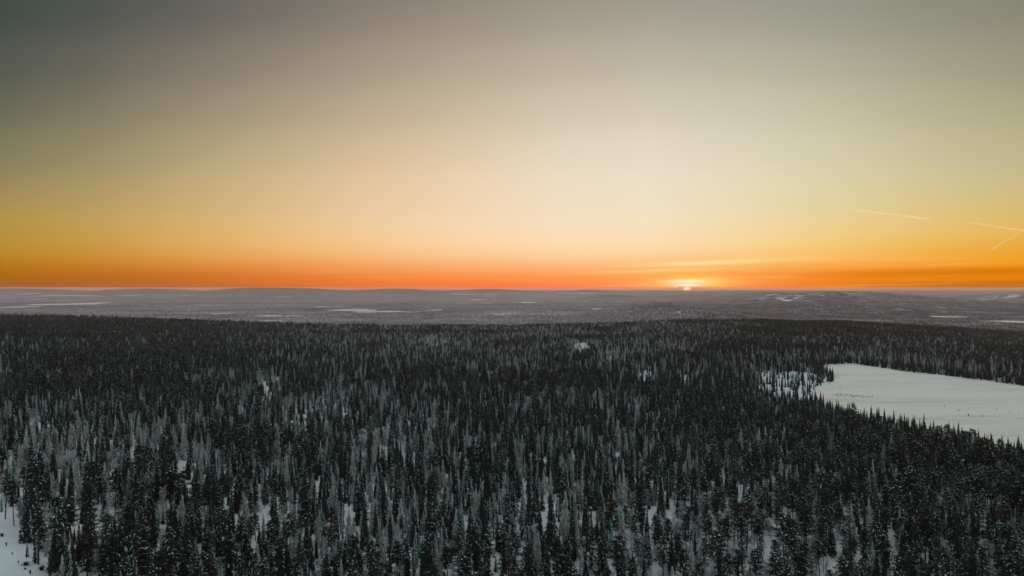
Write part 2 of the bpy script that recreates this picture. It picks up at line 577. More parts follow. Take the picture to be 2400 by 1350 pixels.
def blob_outline(P, amp, step, seed):
    """closed outline with an uneven shore"""
    P = np.asarray(P, float)
    out = []
    n = len(P)
    for i in range(n):
        a, b = P[i], P[(i + 1) % n]
        L = np.hypot(*(b - a))
        k = max(1, int(L / step))
        for j in range(k):
            p = a + (b - a) * j / k
            nx, ny = (b - a)[1] / L, -(b - a)[0] / L
            w = (fbm(np.array([p[0] / step / 3 + seed]), np.array([p[1] / step / 3]), 2)[0] - 0.5) * 2 * amp
            out.append((p[0] + nx * w, p[1] + ny * w))
    return out


me = bpy.data.meshes.new('frozen_lake')
sh = blob_outline(LAKE, 6.0, 9.0, 1.7)
me.from_pydata([(x, y, LAKE_Z) for x, y in sh], [], [list(range(len(sh)))])
me.materials.append(MAT['lake'])
tag(obj('frozen_lake', me), 'wide snow covered lake in the forest on the right', kind='structure')

OPEN = []           # far open snow, kept free of trees: x, y, half width, half depth


def far_snow_sheet(px, py, wpx, hpx, seed):
    """an irregular sheet of open snow draped on the land, lake ice and hill clearings alike"""
    xc, yc = hit(px, py)
    y1 = hit(px, py - hpx)[1]
    y0 = hit(px, py + hpx)[1]
    hw = wpx / F * yc
    hd = max(60.0, min(0.5 * (y1 - y0), 3.0 * hw))
    xs, vs_, fs = [], [], []
    n, rings = 40, 5
    lift = 2.0 + yc * 0.0006
    rv = [1 + 0.5 * (fbm(np.array([math.cos(t) * 1.6 + seed * 3.1 + 20]), np.array([math.sin(t) * 1.6 + seed * 7.7 + 20]), 3)[0] - 0.5) * 2 for t in np.linspace(0, 2 * math.pi, n, endpoint=False)]
    pts = [(xc, yc)]
    for k in range(1, rings + 1):
        for i in range(n):
            t = 2 * math.pi * i / n
            q = rv[i] * k / rings
            pts.append((xc + math.cos(t) * hw * q, yc + math.sin(t) * hd * q))
    pts = np.array(pts)
    z = tz(pts[:, 0], pts[:, 1]) + lift
    fs = [(0, 1 + i, 1 + (i + 1) % n) for i in range(n)]
    for k in range(rings - 1):
        a, b = 1 + k * n, 1 + (k + 1) * n
        fs += [(a + i, b + i, b + (i + 1) % n, a + (i + 1) % n) for i in range(n)]
    me = mesh_np('frozen_lake', np.column_stack([pts, z]), fs, [MAT['lake']], smooth_=True)
    OPEN.append((xc, yc, hw * 1.02, hd * 1.02))
    return me


FAR = [(150, 714.5, 62, 2.2, 'long pale lake in the valley left of the skyline hills'), (215, 712, 35, 1.6, None), (45, 721, 40, 2.0, 'pale lake at the left edge of the valley'),
       (150, 694.5, 80, 1.0, None), (300, 695, 28, 0.8, None), (75, 690, 26, 0.8, None), (90, 702, 20, 0.9, None),
       (436, 729, 16, 1.8, None), (520, 737, 15, 1.5, None), (628, 742, 26, 1.6, None), (682, 742, 16, 1.4, None), (665, 697.5, 18, 0.8, None),
       (756, 720.5, 12, 1.2, None), (800, 719, 17, 0.9, None), (825, 728.5, 56, 2.4, 'bright lake in the middle of the valley'), (890, 732.5, 52, 2.3, 'second bright lake beside the first in the valley'),
       (955, 733.5, 18, 1.0, None), (1005, 730.5, 12, 1.0, None), (1028, 727.5, 10, 1.0, None), (1085, 691, 34, 0.8, None), (1150, 692, 20, 0.7, None),
       (1240, 710, 18, 1.6, None), (1350, 689, 60, 0.7, None), (1395, 726, 12, 1.2, None), (440, 693, 20, 0.7, None), (1120, 704, 22, 0.9, None), (1618, 715, 8, 1.0, None),
       (1808, 692.5, 12, 0.7, 'pale cleared slope on the long hill beneath the sunset'), (1832, 698.5, 9, 0.4, None),
       (2222, 744.5, 44, 2.0, 'small white lake below the hills on the right'), (2385, 756.5, 62, 3.2, 'white lake at the right edge beyond the forest'),
       (2212, 722, 10, 1.2, None), (2258, 706.5, 7, 0.9, None), (2368, 697, 10, 0.7, None), (2115, 727, 8, 1.0, None)]
for i, (px, py, w, h, lab) in enumerate(FAR):
    tag(obj('frozen_lake', far_snow_sheet(px, py, w, h, i)), lab or 'thin pale strip of open snow in the far valley', kind='structure')  # cleared hill slopes share the lakes' object name

# ------------------------------------------------------------------ tree shapes


class MB:
    """collects vertices and faces of one mesh"""

    def __init__(s):
        s.v, s.f = [], []

    def add(s, vs, fs):
        b = len(s.v)
        s.v += [tuple(map(float, v)) for v in vs]
        s.f += [tuple(b + i for i in f) for f in fs]

    def tube(s, pts, rads, n=5):
        b = len(s.v)
        pts = [np.asarray(p, float) for p in pts]
        for i, p in enumerate(pts):
            d = pts[min(i + 1, len(pts) - 1)] - pts[max(i - 1, 0)]
            d = d / (np.linalg.norm(d) + 1e-9)
            a = np.cross(d, (0, 0, 1.0)) if abs(d[2]) < 0.9 else np.cross(d, (1.0, 0, 0))
            a /= np.linalg.norm(a)
            c = np.cross(d, a)
            for k in range(n):
                t = 2 * math.pi * k / n
                s.v.append(tuple(p + rads[i] * (math.cos(t) * a + math.sin(t) * c)))
        for i in range(len(pts) - 1):
            for k in range(n):
                k2 = (k + 1) % n
                s.f.append((b + i * n + k, b + i * n + k2, b + (i + 1) * n + k2, b + (i + 1) * n + k))

    def mesh(s, name, mat):
        return mesh_np(name, s.v, s.f, [mat])


def spruce(seed, h, rmax, droop, snow_p, base=0.05, power=0.8, whorl=0.30, lean=0.0, needle='needle'):
    rn = random.Random(seed)
    tr, cr, sn = MB(), MB(), MB()
    lx, ly = rn.uniform(-1, 1) * lean, rn.uniform(-1, 1) * lean
    ax = lambda z: np.array([lx * (z / h) ** 2, ly * (z / h) ** 2, z])
    tr.tube([ax(-0.6), ax(h * 0.3), ax(h * 0.65), ax(h * 0.99)], [0.17 * h / 14, 0.13 * h / 14, 0.08 * h / 14, 0.015], 6)
    z = base * h
    gap = rn.random() * 6
    while z < h * 0.985:
        t = (z - base * h) / (h * (1 - base))
        r0 = rmax * (1 - t) ** power * (0.72 + 0.28 * math.sin(min(1, t * 7) * math.pi / 2))
        r0 *= 0.85 + 0.22 * math.sin(z * 1.9 + gap) * rn.random()
        r0 = max(r0, 0.07)
        n = 6 if t < 0.7 else 5
        a0 = rn.random() * 6.28
        for k in range(n):
            if rn.random() < 0.06:
                continue
            az = a0 + 2 * math.pi * k / n + rn.uniform(-0.3, 0.3)
            r = r0 * rn.uniform(0.65, 1.25)
            dr = droop * rn.uniform(0.7, 1.3) * (0.55 + 0.6 * (1 - t))
            d = np.array([math.cos(az), math.sin(az), 0]); sd_ = np.array([-d[1], d[0], 0])
            c = ax(z + rn.uniform(-0.12, 0.12))
            w = max(0.10, r * rn.uniform(0.30, 0.46))
            ss = (0.0, 0.4, 0.75, 1.0)
            ww = (0.35, 1.0, 0.75, 0.12)
            vs_, up = [], []
            for s_, wk in zip(ss, ww):
                p = c + d * r * s_ + np.array([0, 0, r * (0.12 * s_ - dr * s_ ** 1.6)])
                jw = wk * w * rn.uniform(0.75, 1.25)
                vs_ += [p + sd_ * jw - np.array([0, 0, 0.35 * jw]), p, p - sd_ * jw - np.array([0, 0, 0.35 * jw])]
                up.append((p, jw))
            fs = []
            for i in range(3):
                b = i * 3
                fs += [(b, b + 3, b + 4, b + 1), (b + 1, b + 4, b + 5, b + 2)]
            cr.add(vs_, fs)
            for i in (1, 2):      # hanging twig tips
                p, jw = up[i]
                for sg in (1, -1):
                    q = p + sg * sd_ * jw
                    cr.add([q + d * 0.14 * r, q - d * 0.14 * r, q + sg * sd_ * 0.25 * jw + d * 0.12 * r - np.array([0, 0, 0.25 + 0.25 * r * rn.random()])], [(0, 1, 2)])
            p, jw = up[3]
            cr.add([p + sd_ * 0.12 * r, p - sd_ * 0.12 * r, p + d * 0.12 * r - np.array([0, 0, 0.3 * r])], [(0, 1, 2)])
            if rn.random() < snow_p * (0.22 + 1.55 * max(0.0, math.cos(az + 0.45)) ** 0.8):  # snow gathered on the right-hand boughs, imitating light from that side
                lift = 0.05 + 0.05 * rn.random()
                i0 = rn.choice((0, 1, 1))
                vs2 = []
                sc = rn.uniform(0.35, 0.8)
                for i in range(i0, 4):
                    p, jw = up[i]
                    e = 0.25 if i in (i0,) else 1.0
                    jw2 = max(jw, 0.08) * sc * (0.9 if i < 3 else 1.5)
                    vs2 += [p + sd_ * jw2 + np.array([0, 0, 0.02 - 0.35 * jw2]), p + np.array([0, 0, lift * e + 0.03]), p - sd_ * jw2 + np.array([0, 0, 0.02 - 0.35 * jw2])]
                m_ = 4 - i0
                p, jw = up[3]
                vs2.append(p + d * 0.06 * r - np.array([0, 0, 0.12]))
                fs = []
                for i in range(m_ - 1):
                    b = i * 3
                    fs += [(b, b + 3, b + 4, b + 1), (b + 1, b + 4, b + 5, b + 2)]
                b = (m_ - 1) * 3
                fs += [(b, b + 3, b + 1), (b + 1, b + 3, b + 2)]
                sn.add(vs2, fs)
        z += whorl * rn.uniform(0.75, 1.25) * (0.65 + 0.5 * (1 - t))
    # leader
    cr.add([ax(h) + (0.05, 0, -0.5), ax(h) + (-0.05, 0.03, -0.5), ax(h) + (0, -0.05, -0.5), ax(h) + (0, 0, 0.25)], [(0, 1, 3), (1, 2, 3), (2, 0, 3)])
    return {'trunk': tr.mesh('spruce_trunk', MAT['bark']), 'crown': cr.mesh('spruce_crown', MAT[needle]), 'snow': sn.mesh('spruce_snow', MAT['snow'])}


def pine(seed, h, spread, snow_p, base=0.42):
    rn = random.Random(seed)
    tr, cr, sn = MB(), MB(), MB()
    bx, by = rn.uniform(-0.5, 0.5), rn.uniform(-0.5, 0.5)
    ax = lambda z: np.array([bx * math.sin(z / h * 2.2), by * math.sin(z / h * 1.7), z])
    tr.tube([ax(h * k) if k > 0 else ax(0) - (0, 0, 0.6) for k in (0, 0.2, 0.4, 0.6, 0.8, 0.97)], [0.19, 0.16, 0.14, 0.11, 0.07, 0.02], 6)

    def tuft(p, s, sno):
        for k in range(15):
            v = np.array([rn.gauss(0, 1), rn.gauss(0, 1), rn.gauss(0.15, 0.5)])
            v /= np.linalg.norm(v)
            a = np.cross(v, (rn.random() - 0.5, rn.random() - 0.5, 1.0)); a /= np.linalg.norm(a) + 1e-9
            o = p + v * s * 0.18
            cr.add([o + a * s * 0.16, o - a * s * 0.16, o + v * s * rn.uniform(0.6, 1.0) + a * s * 0.05], [(0, 1, 2)])
        if sno:
            m_ = 6
            e = rn.uniform(0.2, 0.5) * s
            zz = s * 0.22
            vs_ = [p + np.array([0, 0, zz + 0.22 * s])]
            for k in range(m_):
                t = 6.283 * k / m_
                q = e * rn.uniform(0.6, 1.2)
                vs_.append(p + np.array([math.cos(t) * q, math.sin(t) * q, zz - 0.12 * s * rn.random()]))
            sn.add(vs_, [(0, 1 + k, 1 + (k + 1) % m_) for k in range(m_)])

    n = 26
    for i in range(n):
        t = (i + rn.random()) / n
        z = h * (base + (0.97 - base) * t)
        az = i * 2.4 + rn.uniform(-0.5, 0.5)
        L = spread * (0.55 + 0.75 * math.sin(math.pi * min(1, 0.25 + t * 0.75)) ** 0.8) * rn.uniform(0.6, 1.15) * (1.0 if t < 0.8 else 0.6)
        d = np.array([math.cos(az), math.sin(az), 0])
        up = rn.uniform(-0.05, 0.35) + 0.3 * t
        p0 = ax(z); p1 = p0 + d * L * 0.55 + np.array([0, 0, L * up * 0.5]); p2 = p0 + d * L + np.array([0, 0, L * (up * 0.8 - 0.12)])
        tr.tube([p0, p1, p2], [0.06, 0.04, 0.015], 4)
        if rn.random() < snow_p * 4:
            sw = np.array([-d[1], d[0], 0]) * rn.uniform(0.05, 0.11)
            up_ = np.array([0, 0, 0.30])
            q0, q1, q2 = p0 + (p1 - p0) * 0.5 + up_ * 0.6, p1 + up_, p2 + up_ * 0.9
            q3 = p2 + d * 0.35 - np.array([0, 0, 0.25])
            sn.add([q0 + sw, q0 - sw, q1 - sw, q1 + sw, q2 - sw, q2 + sw, q3], [(0, 1, 2, 3), (3, 2, 4, 5), (5, 4, 6)])
        for q in (0.3, 0.5, 0.66, 0.8, 0.92, 1.0):
            p = (p0 + (p1 - p0) * q / 0.55) if q < 0.55 else (p1 + (p2 - p1) * (q - 0.55) / 0.45)
            p = p + np.array([rn.uniform(-0.45, 0.45), rn.uniform(-0.45, 0.45), rn.uniform(-0.2, 0.3)])
            tuft(p, rn.uniform(0.42, 0.75), rn.random() < snow_p)
    for k in range(4):
        tuft(ax(h) + (rn.uniform(-0.3, 0.3), rn.uniform(-0.3, 0.3), rn.uniform(-0.5, 0.1)), 0.55, rn.random() < snow_p)
    return {'trunk': tr.mesh('pine_trunk', MAT['pine_bark']), 'crown': cr.mesh('pine_crown', MAT['pine_needle']), 'snow': sn.mesh('pine_snow', MAT['snow'])}


def birch(seed, h, spread, arch=0.25, stems=2, thick=1.0):
    rn = random.Random(seed)
    tr, cr = MB(), MB()

    def ribbon(pts, w):
        for i in range(len(pts) - 1):
            a, b = pts[i], pts[i + 1]
            d = b - a
            s_ = np.cross(d, (rn.random() - 0.5, rn.random() - 0.5, rn.random() - 0.2)); s_ /= np.linalg.norm(s_) + 1e-9
            w0, w1 = w * (1 - i / len(pts)), w * (1 - (i + 1) / len(pts)) + 0.006
            cr.add([a + s_ * w0, a - s_ * w0, b - s_ * w1, b + s_ * w1], [(0, 1, 2, 3)])
    for s in range(stems):
        la = rn.random() * 6.28
        ln = rn.uniform(0.03, 0.2) * h * (arch * 3)
        hh = h * rn.uniform(0.8, 1.0)
        ax = lambda t: np.array([math.cos(la) * ln * t ** 2 + 0.15 * s, math.sin(la) * ln * t ** 2, hh * (t - arch * 0.35 * t ** 3)])
        tr.tube([ax(t) if t > 0 else ax(0) - (0, 0, 0.5) for t in (0, 0.3, 0.6, 0.85, 1.0)], [0.09, 0.075, 0.05, 0.03, 0.012], 5)
        nb = 24
        for i in range(nb):
            t = 0.22 + 0.76 * (i + rn.random()) / nb
            az = rn.random() * 6.28
            L = spread * (1.15 - 0.75 * t) * rn.uniform(0.6, 1.2)
            d = np.array([math.cos(az), math.sin(az), 0])
            p0 = ax(t)
            p1 = p0 + d * L * 0.5 + np.array([0, 0, L * 0.55])
            p2 = p0 + d * L * 0.95 + np.array([0, 0, L * (0.75 - arch)])
            p3 = p0 + d * L * 1.25 + np.array([0, 0, L * (0.6 - 2.0 * arch)])
            ribbon([p0, p1, p2, p3], 0.06 * thick)
            for j in range(8):
                q = rn.random()
                b = p1 + (p2 - p1) * q if rn.random() < 0.6 else p0 + (p1 - p0) * q
                v = d * rn.uniform(0.1, 0.6) + np.array([rn.uniform(-0.7, 0.7), rn.uniform(-0.7, 0.7), rn.uniform(-0.15, 0.6)])
                v *= L * 0.45
                ribbon([b, b + v * 0.55, b + v + np.array([0, 0, -0.25 * L * (0.3 + arch)])], 0.05 * thick)
    return {'trunk': tr.mesh('birch_trunk', MAT['birch_bark']), 'crown': cr.mesh('birch_crown', MAT['twig'])}


# height of every shape in metres goes with it
SPRUCE = [(spruce(11, 14.0, 1.30, 0.75, 0.06, power=0.78), 14.0, 'slender dark spruce'),
          (spruce(12, 15.5, 1.40, 0.85, 0.14, power=0.80), 15.5, 'tall candle-shaped spruce'),
          (spruce(13, 13.0, 1.60, 0.70, 0.60, power=0.85), 13.0, 'snow-laden spruce'),
          (spruce(14, 12.0, 1.20, 0.90, 0.68, power=0.7), 12.0, 'narrow white-flecked spruce'),
          (spruce(15, 14.5, 1.80, 0.60, 0.22, power=0.95), 14.5, 'broad-skirted spruce'),
          (spruce(16, 12.0, 1.05, 0.80, 0.05, power=0.75, lean=0.5), 12.0, 'thin leaning spruce'),
          (spruce(17, 9.0, 1.25, 0.65, 0.65, whorl=0.26), 9.0, 'young frosted spruce'),
          (spruce(18, 13.5, 1.45, 0.75, 0.40, power=0.75, needle='hoar'), 13.5, 'grey hoar-frosted spruce'),
          (spruce(19, 11.0, 1.25, 0.85, 0.60, power=0.7, needle='hoar'), 11.0, 'pale rime-coated spruce')]
PINE = [(pine(21, 14.0, 1.5, 0.09), 14.0, 'round-topped pine'),
        (pine(22, 15.0, 1.6, 0.14, 0.50), 15.0, 'tall bare-stemmed pine'),
        (pine(23, 12.0, 1.4, 0.26, 0.30), 12.0, 'bushy snow-capped pine'),
        (pine(24, 13.0, 1.25, 0.06, 0.35), 13.0, 'dark open-crowned pine')]
BIRCH = [(birch(31, 11.0, 1.5, 0.15, 2, 1.4), 11.0, 'upright frosted birch'),
         (birch(32, 9.5, 1.7, 0.30, 2, 1.5), 9.5, 'twin-stemmed frosted birch'),
         (birch(33, 7.5, 2.2, 0.55, 3, 1.6), 7.5, 'arching frosted birch'),
         (birch(34, 6.0, 1.6, 0.25, 3, 1.2), 6.0, 'low twiggy birch')]
KINDS = {'spruce': SPRUCE, 'pine': PINE, 'birch': BIRCH}

# ------------------------------------------------------------------ where the trees stand
CELL = 3.0
ys = np.arange(84, 1950, CELL)
PX, PY = [], []
for y in ys:
    xs = np.arange(-0.92 * y - 20 if y < 1700 else -0.1 * y, 0.92 * y + 20, CELL)
    PX.append(xs + rng.uniform(-0.48, 0.48, len(xs)) * CELL)
    PY.append(np.full(len(xs), y) + rng.uniform(-0.48, 0.48, len(xs)) * CELL)
PX, PY = np.concatenate(PX), np.concatenate(PY)
keep = rng.random(len(PX)) < 0.66 + 0.14 * smooth((420 - PY) / 120) + 0.55 * (fbm(PX / 26 + 4, PY / 26 + 2, 2) - 0.35) + 0.5 * (fbm(PX / 120 + 40, PY / 120 + 12, 2) - 0.5) + 0.22 * smooth((PY - 350) / 400)

CLEARING = [(px, py) for px, py in [(-260, 1190), (-60, 1204), (2, 1222), (16, 1238), (28, 1260), (56, 1282), (76, 1306), (88, 1326), (98, 1350), (130, 1450), (190, 1640), (-400, 1640)]]
CLEAR_G = [hit(px, py) for px, py in CLEARING]
sdc = poly_sd(PX, PY, CLEAR_G)
keep &= sdc > 1.0
sdl = poly_sd(PX, PY, LAKE)
sdl = sdl + 5.0 * (fbm(PX / 15, PY / 15 + 3, 2) - 0.5)
keep &= sdl > 2.0
sdm = poly_sd(PX, PY, MARSH)
prom = flat_pt(1935, 884, LAKE_Z)
inprom = ((PX - prom[0] + 4 * np.sin(PY / 5)) / 8) ** 2 + ((PY - prom[1]) / 22) ** 2 < 1
marsh = (sdm < 0) & ~inprom
keep &= ~(marsh & (rng.random(len(PX)) > np.where(sdm > -9, 0.34, 0.19)))
# glades seen in the photograph: picture position, half width and half height in pixels, share of trees left
GLADES = [(1365, 819, 21, 17, 0.03), (1508, 889, 42, 20, 0.14), (1020, 808, 30, 20, 0.15), (1440, 855, 34, 20, 0.2), (1600, 880, 60, 16, 0.35), (1700, 872, 50, 14, 0.4), (640, 900, 40, 26, 0.3), (1620, 905, 26, 20, 0.35), (1205, 1200, 16, 50, 0.3), (1275, 1215, 18, 60, 0.3), (1160, 1300, 26, 40, 0.4),
          (825, 1230, 16, 45, 0.3), (903, 1310, 14, 60, 0.2), (1528, 1240, 12, 60, 0.2), (1575, 1225, 14, 30, 0.3), (1990, 1235, 14, 40, 0.2), (2092, 1310, 16, 45, 0.15),
          (1960, 1320, 10, 40, 0.2), (1845, 1190, 10, 30, 0.3), (530, 1150, 22, 30, 0.35), (435, 1130, 26, 60, 0.45), (610, 930, 36, 26, 0.5), (690, 980, 30, 30, 0.5),
          (1270, 1100, 26, 24, 0.4), (700, 1320, 14, 40, 0.35), (1100, 1080, 30, 20, 0.5), (2280, 1150, 22, 26, 0.5), (1790, 1330, 16, 40, 0.3), (180, 905, 30, 14, 0.5)]
gz_ = tz(PX, PY)
qx, qy = project(PX, PY, gz_)
for (cx, cy, w, h, left) in GLADES:
    ing = ((qx - cx) / w) ** 2 + ((qy - cy) / h) ** 2 < 1
    keep &= ~(ing & (rng.random(len(PX)) > left))
PX, PY, gz_, marsh, inprom, sdl, qx, qy = (a[keep] for a in (PX, PY, gz_, marsh, inprom, sdl, qx, qy))
n_t = len(PX)
U = PX / PY
n1 = fbm(PX / 90 + 11, PY / 140 + 7, 3)
n2 = fbm(PX / 60 + 31, PY / 90 + 57, 3)
p_pine = 0.05 + 0.36 * smooth((U - 0.10) / 0.3) * smooth((420 - PY) / 160) + 0.08 * smooth((U - 0.15) / 0.3) * smooth((PY - 600) / 200) + 0.25 * smooth((n1 - 0.58) / 0.12)
p_birch = 0.24 + 0.45 * smooth((n2 - 0.54) / 0.12) + 0.16 * smooth((U - 0.2) / 0.3) * smooth((PY - 550) / 200)
p_birch = p_birch + 0.30 * smooth((PY - 500) / 650) * smooth((U + 0.45) / 0.35) + 0.10 * smooth((PY - 1100) / 400)
p_pine[sdl < 14] = 0.1; p_birch[sdl < 14] = 0.08
rr = rng.random(n_t)
KIND = np.where(rr < p_pine, 1, np.where(rr < p_pine + p_birch, 2, 0))
KIND[marsh | inprom] = 0
heavy = smooth((fbm(PX / 90 + 71, PY / 150 + 17, 3) - 0.38) / 0.18)         # how much snow clings there
heavy = np.clip(heavy * (0.6 + 0.4 * smooth((420 - PY) / 250)) + 0.75 * smooth((PY - 700) / 700) * smooth((U + 0.45) / 0.35), 0, 1)
VAR = np.zeros(n_t, int)
v = rng.random(n_t)
w_l, w_h = np.array([0.38, 0.24, 0.04, 0.03, 0.12, 0.14, 0.03, 0.01, 0.01]), np.array([0.14, 0.10, 0.18, 0.16, 0.08, 0.06, 0.10, 0.10, 0.08])
rime = 0.95 * smooth((PY - 380) / 600) * smooth((U + 0.5) / 0.4) * (0.5 + 0.5 * smooth((n2 - 0.35) / 0.25))
w_r = np.array([0.06, 0.04, 0.03, 0.03, 0.02, 0.05, 0.03, 0.42, 0.32])
cum = (w_l[None] * (1 - heavy[:, None]) + w_h[None] * heavy[:, None]) * (1 - rime[:, None]) + w_r[None] * rime[:, None]
cum = np.cumsum(cum, axis=1)
cum /= cum[:, -1:]
VAR = np.where(KIND == 0, (v[:, None] > cum).sum(1), (v * 4).astype(int))
SC = (rng.normal(0.74, 0.15, n_t) + 0.16 * smooth((PY - 330) / 300)).clip(0.35, 1.25)
SC[(KIND == 0) & ((VAR == 2) | (VAR == 3))] *= 0.78
SC[KIND == 2] *= 0.9
small = rng.random(n_t) < 0.18
SC[small] *= rng.uniform(0.35, 0.7, small.sum())
SC[marsh] *= rng.uniform(0.4, 0.95, marsh.sum())
shore = (sdl < 28) | ((qx > 1690) & (qx < 1970) & (qy > 915) & (qy < 1010))
SC[shore] = np.minimum(SC[shore], rng.uniform(0.5, 0.9, shore.sum()))
KIND[(sdl < 50) & (KIND == 1) & (rng.random(n_t) < 0.9)] = 0
VAR[(KIND == 0) & (sdl < 22)] = rng.choice([0, 1, 5, 5], ((KIND == 0) & (sdl < 22)).sum())
SC[inprom] *= rng.uniform(0.35, 0.75, inprom.sum())
WID = SC * np.where(KIND == 0, 1.30, 1.12) * rng.uniform(0.85, 1.2, n_t)
ROT = np.where(KIND == 0, rng.uniform(-0.9, 0.9, n_t), rng.uniform(0, 6.283, n_t))
HT = np.empty(n_t)
for k, key in enumerate(('spruce', 'pine', 'birch')):
    hh = np.array([t[1] for t in KINDS[key]])
    HT = np.where(KIND == k, hh[np.minimum(VAR, len(hh) - 1)], HT) if k else hh[np.minimum(VAR, len(hh) - 1)]
HT = HT * SC
_, ty = project(PX, PY, gz_ + HT)
show = np.minimum(qy, 1350) - ty
show = np.where((qx > 4) & (qx < 2396) & (ty < 1340), show, -1)

# hand-placed trees round the clearing in the lower left corner
ORD = ['zeroth', 'first', 'second', 'third', 'fourth', 'fifth', 'sixth', 'seventh', 'eighth', 'ninth', 'tenth', 'eleventh', 'twelfth', 'thirteenth', 'fourteenth', 'fifteenth', 'sixteenth',
       'seventeenth', 'eighteenth', 'nineteenth', 'twentieth', 'twenty-first', 'twenty-second', 'twenty-third', 'twenty-fourth', 'twenty-fifth', 'twenty-sixth', 'twenty-seventh',
       'twenty-eighth', 'twenty-ninth', 'thirtieth']


def place(key, var, x, y, z, rot, sc, label, group, wid=None):
    parts, h, _ = KINDS[key][var]
    e = bpy.data.objects.new(key + '_tree', None)
    e.empty_display_size = 1.0
    col.objects.link(e)
    e.location = (x, y, z)
    e.rotation_euler = (0, 0, rot)
    e.scale = (wid or sc, wid or sc, sc)
    obj('trunk', parts['trunk'], e)
    c = obj('crown', parts['crown'], e)
    if 'snow' in parts:
        obj('snow', parts['snow'], c)['kind'] = 'stuff'
    tag(e, label, 'tree', group)
    return e


def edge(key, var, px, py, sc, label, group):
    x, y = hit(px, py)
    return place(key, var, x, y, float(tz(np.array([x]), np.array([y]))[0]), (px % 17) * 0.08 - 0.6, sc, label, group)


CG = 'trees round the lower left clearing'
edge('spruce', 4, 54, 1272, 0.62, 'broad spruce with skirts to the snow at the top of the left clearing', CG)
edge('spruce', 6, 64, 1306, 0.37, 'tiny snow-dusted spruce standing alone on the left clearing', CG)
edge('pine', 1, 90, 1324, 0.85, 'bare-stemmed pine at the edge of the clearing below the tiny lone spruce', CG)
edge('pine', 1, 12, 1217, 0.85, 'pine with bare dark trunk at the top left end of the clearing', CG)
edge('pine', 0, 33, 1233, 0.8, 'pine with dark trunk just above the broad skirted spruce by the clearing', CG)
edge('spruce', 3, 84, 1321, 0.62, 'thin ragged spruce hugging the bare-stemmed pine at the clearing edge', CG)

chosen = np.zeros(n_t, bool)
GROUPS = {'spruce': 'spruces in the near forest', 'pine': 'pines in the near forest', 'birch': 'frosted birches in the near forest'}
for k, key in enumerate(('spruce', 'pine', 'birch')):
    idx = np.where(KIND == k)[0]
    top = idx[np.argsort(-show[idx])][:296 if key != 'birch' else 240]
    chosen[top] = True
    top = top[np.argsort(PY[top])]
    row_len = 25
    for rix in range(0, len(top), row_len):
        row = top[rix:rix + row_len]
        row = row[np.argsort(qx[row])]
        rname = ORD[rix // row_len + 1]
        for j, i in enumerate(row):
            look = KINDS[key][VAR[i]][2]
            if SC[i] > 0.92:
                look = 'big ' + look
            elif SC[i] < 0.52:
                look = 'small ' + look
            lab = f'{look}, {ORD[j + 1]} from the left in {rname} {key} row from the bottom'
            place(key, int(VAR[i]), PX[i], PY[i], gz_[i], ROT[i], SC[i], lab, GROUPS[key], WID[i])

# ------------------------------------------------------------------ the rest of the forest: one mass for each kind of tree


def join_parts(name, parts):
    V_, F_, mi, mats = [], [], [], []
    for m_i, me in enumerate(parts.values()):
        b = len(V_)
        V_ += [tuple(v.co) for v in me.vertices]
        F_ += [tuple(b + i for i in p.vertices) for p in me.polygons]
        mi += [m_i] * len(me.polygons)
        mats.append(me.materials[0])
    return mesh_np(name, V_, F_, mats, mi)


def template_collection(name, meshes):
    c = bpy.data.collections.new(name)
    for i, me in enumerate(meshes):
        c.objects.link(bpy.data.objects.new(f'{name}_{i:02d}', me))
    return c


def mass(name, pts, rot, scl, var, coll):
    """one object whose points each carry one of the shapes of a collection"""
    me = bpy.data.meshes.new(name)
    me.vertices.add(len(pts))
    me.vertices.foreach_set('co', np.asarray(pts, np.float32).reshape(-1))
    a = me.attributes.new('rot', 'FLOAT_VECTOR', 'POINT'); a.data.foreach_set('vector', np.asarray(rot, np.float32).reshape(-1))
    a = me.attributes.new('scl', 'FLOAT_VECTOR', 'POINT'); a.data.foreach_set('vector', np.asarray(scl, np.float32).reshape(-1))
    a = me.attributes.new('var', 'INT', 'POINT'); a.data.foreach_set('value', np.asarray(var, np.int32))
    o = obj(name, me)
    ng = bpy.data.node_groups.new(name + '_nodes', 'GeometryNodeTree')
    ng.interface.new_socket('Geometry', in_out='INPUT', socket_type='NodeSocketGeometry')
    ng.interface.new_socket('Geometry', in_out='OUTPUT', socket_type='NodeSocketGeometry')
    gi, go = ng.nodes.new('NodeGroupInput'), ng.nodes.new('NodeGroupOutput')
    ip = ng.nodes.new('GeometryNodeInstanceOnPoints')
    ci = ng.nodes.new('GeometryNodeCollectionInfo')
    ci.inputs['Collection'].default_value = coll
    ci.inputs['Separate Children'].default_value = True
    ci.inputs['Reset Children'].default_value = True

    def attr(nm, dt):
        n = ng.nodes.new('GeometryNodeInputNamedAttribute'); n.data_type = dt; n.inputs[0].default_value = nm
        return n.outputs[0]
    mp = ng.nodes.new('GeometryNodeMeshToPoints')
    ng.links.new(gi.outputs[0], mp.inputs[0])
    ng.links.new(mp.outputs[0], ip.inputs['Points'])
    ng.links.new(ci.outputs[0], ip.inputs['Instance'])
    ip.inputs['Pick Instance'].default_value = True
    ng.links.new(attr('var', 'INT'), ip.inputs['Instance Index'])
    e2r = ng.nodes.new('FunctionNodeEulerToRotation')
    ng.links.new(attr('rot', 'FLOAT_VECTOR'), e2r.inputs[0])
    ng.links.new(e2r.outputs[0], ip.inputs['Rotation'])
    ng.links.new(attr('scl', 'FLOAT_VECTOR'), ip.inputs['Scale'])
    ng.links.new(ip.outputs[0], go.inputs[0])
    md = o.modifiers.new('scatter', 'NODES')
    md.node_group = ng
    return o


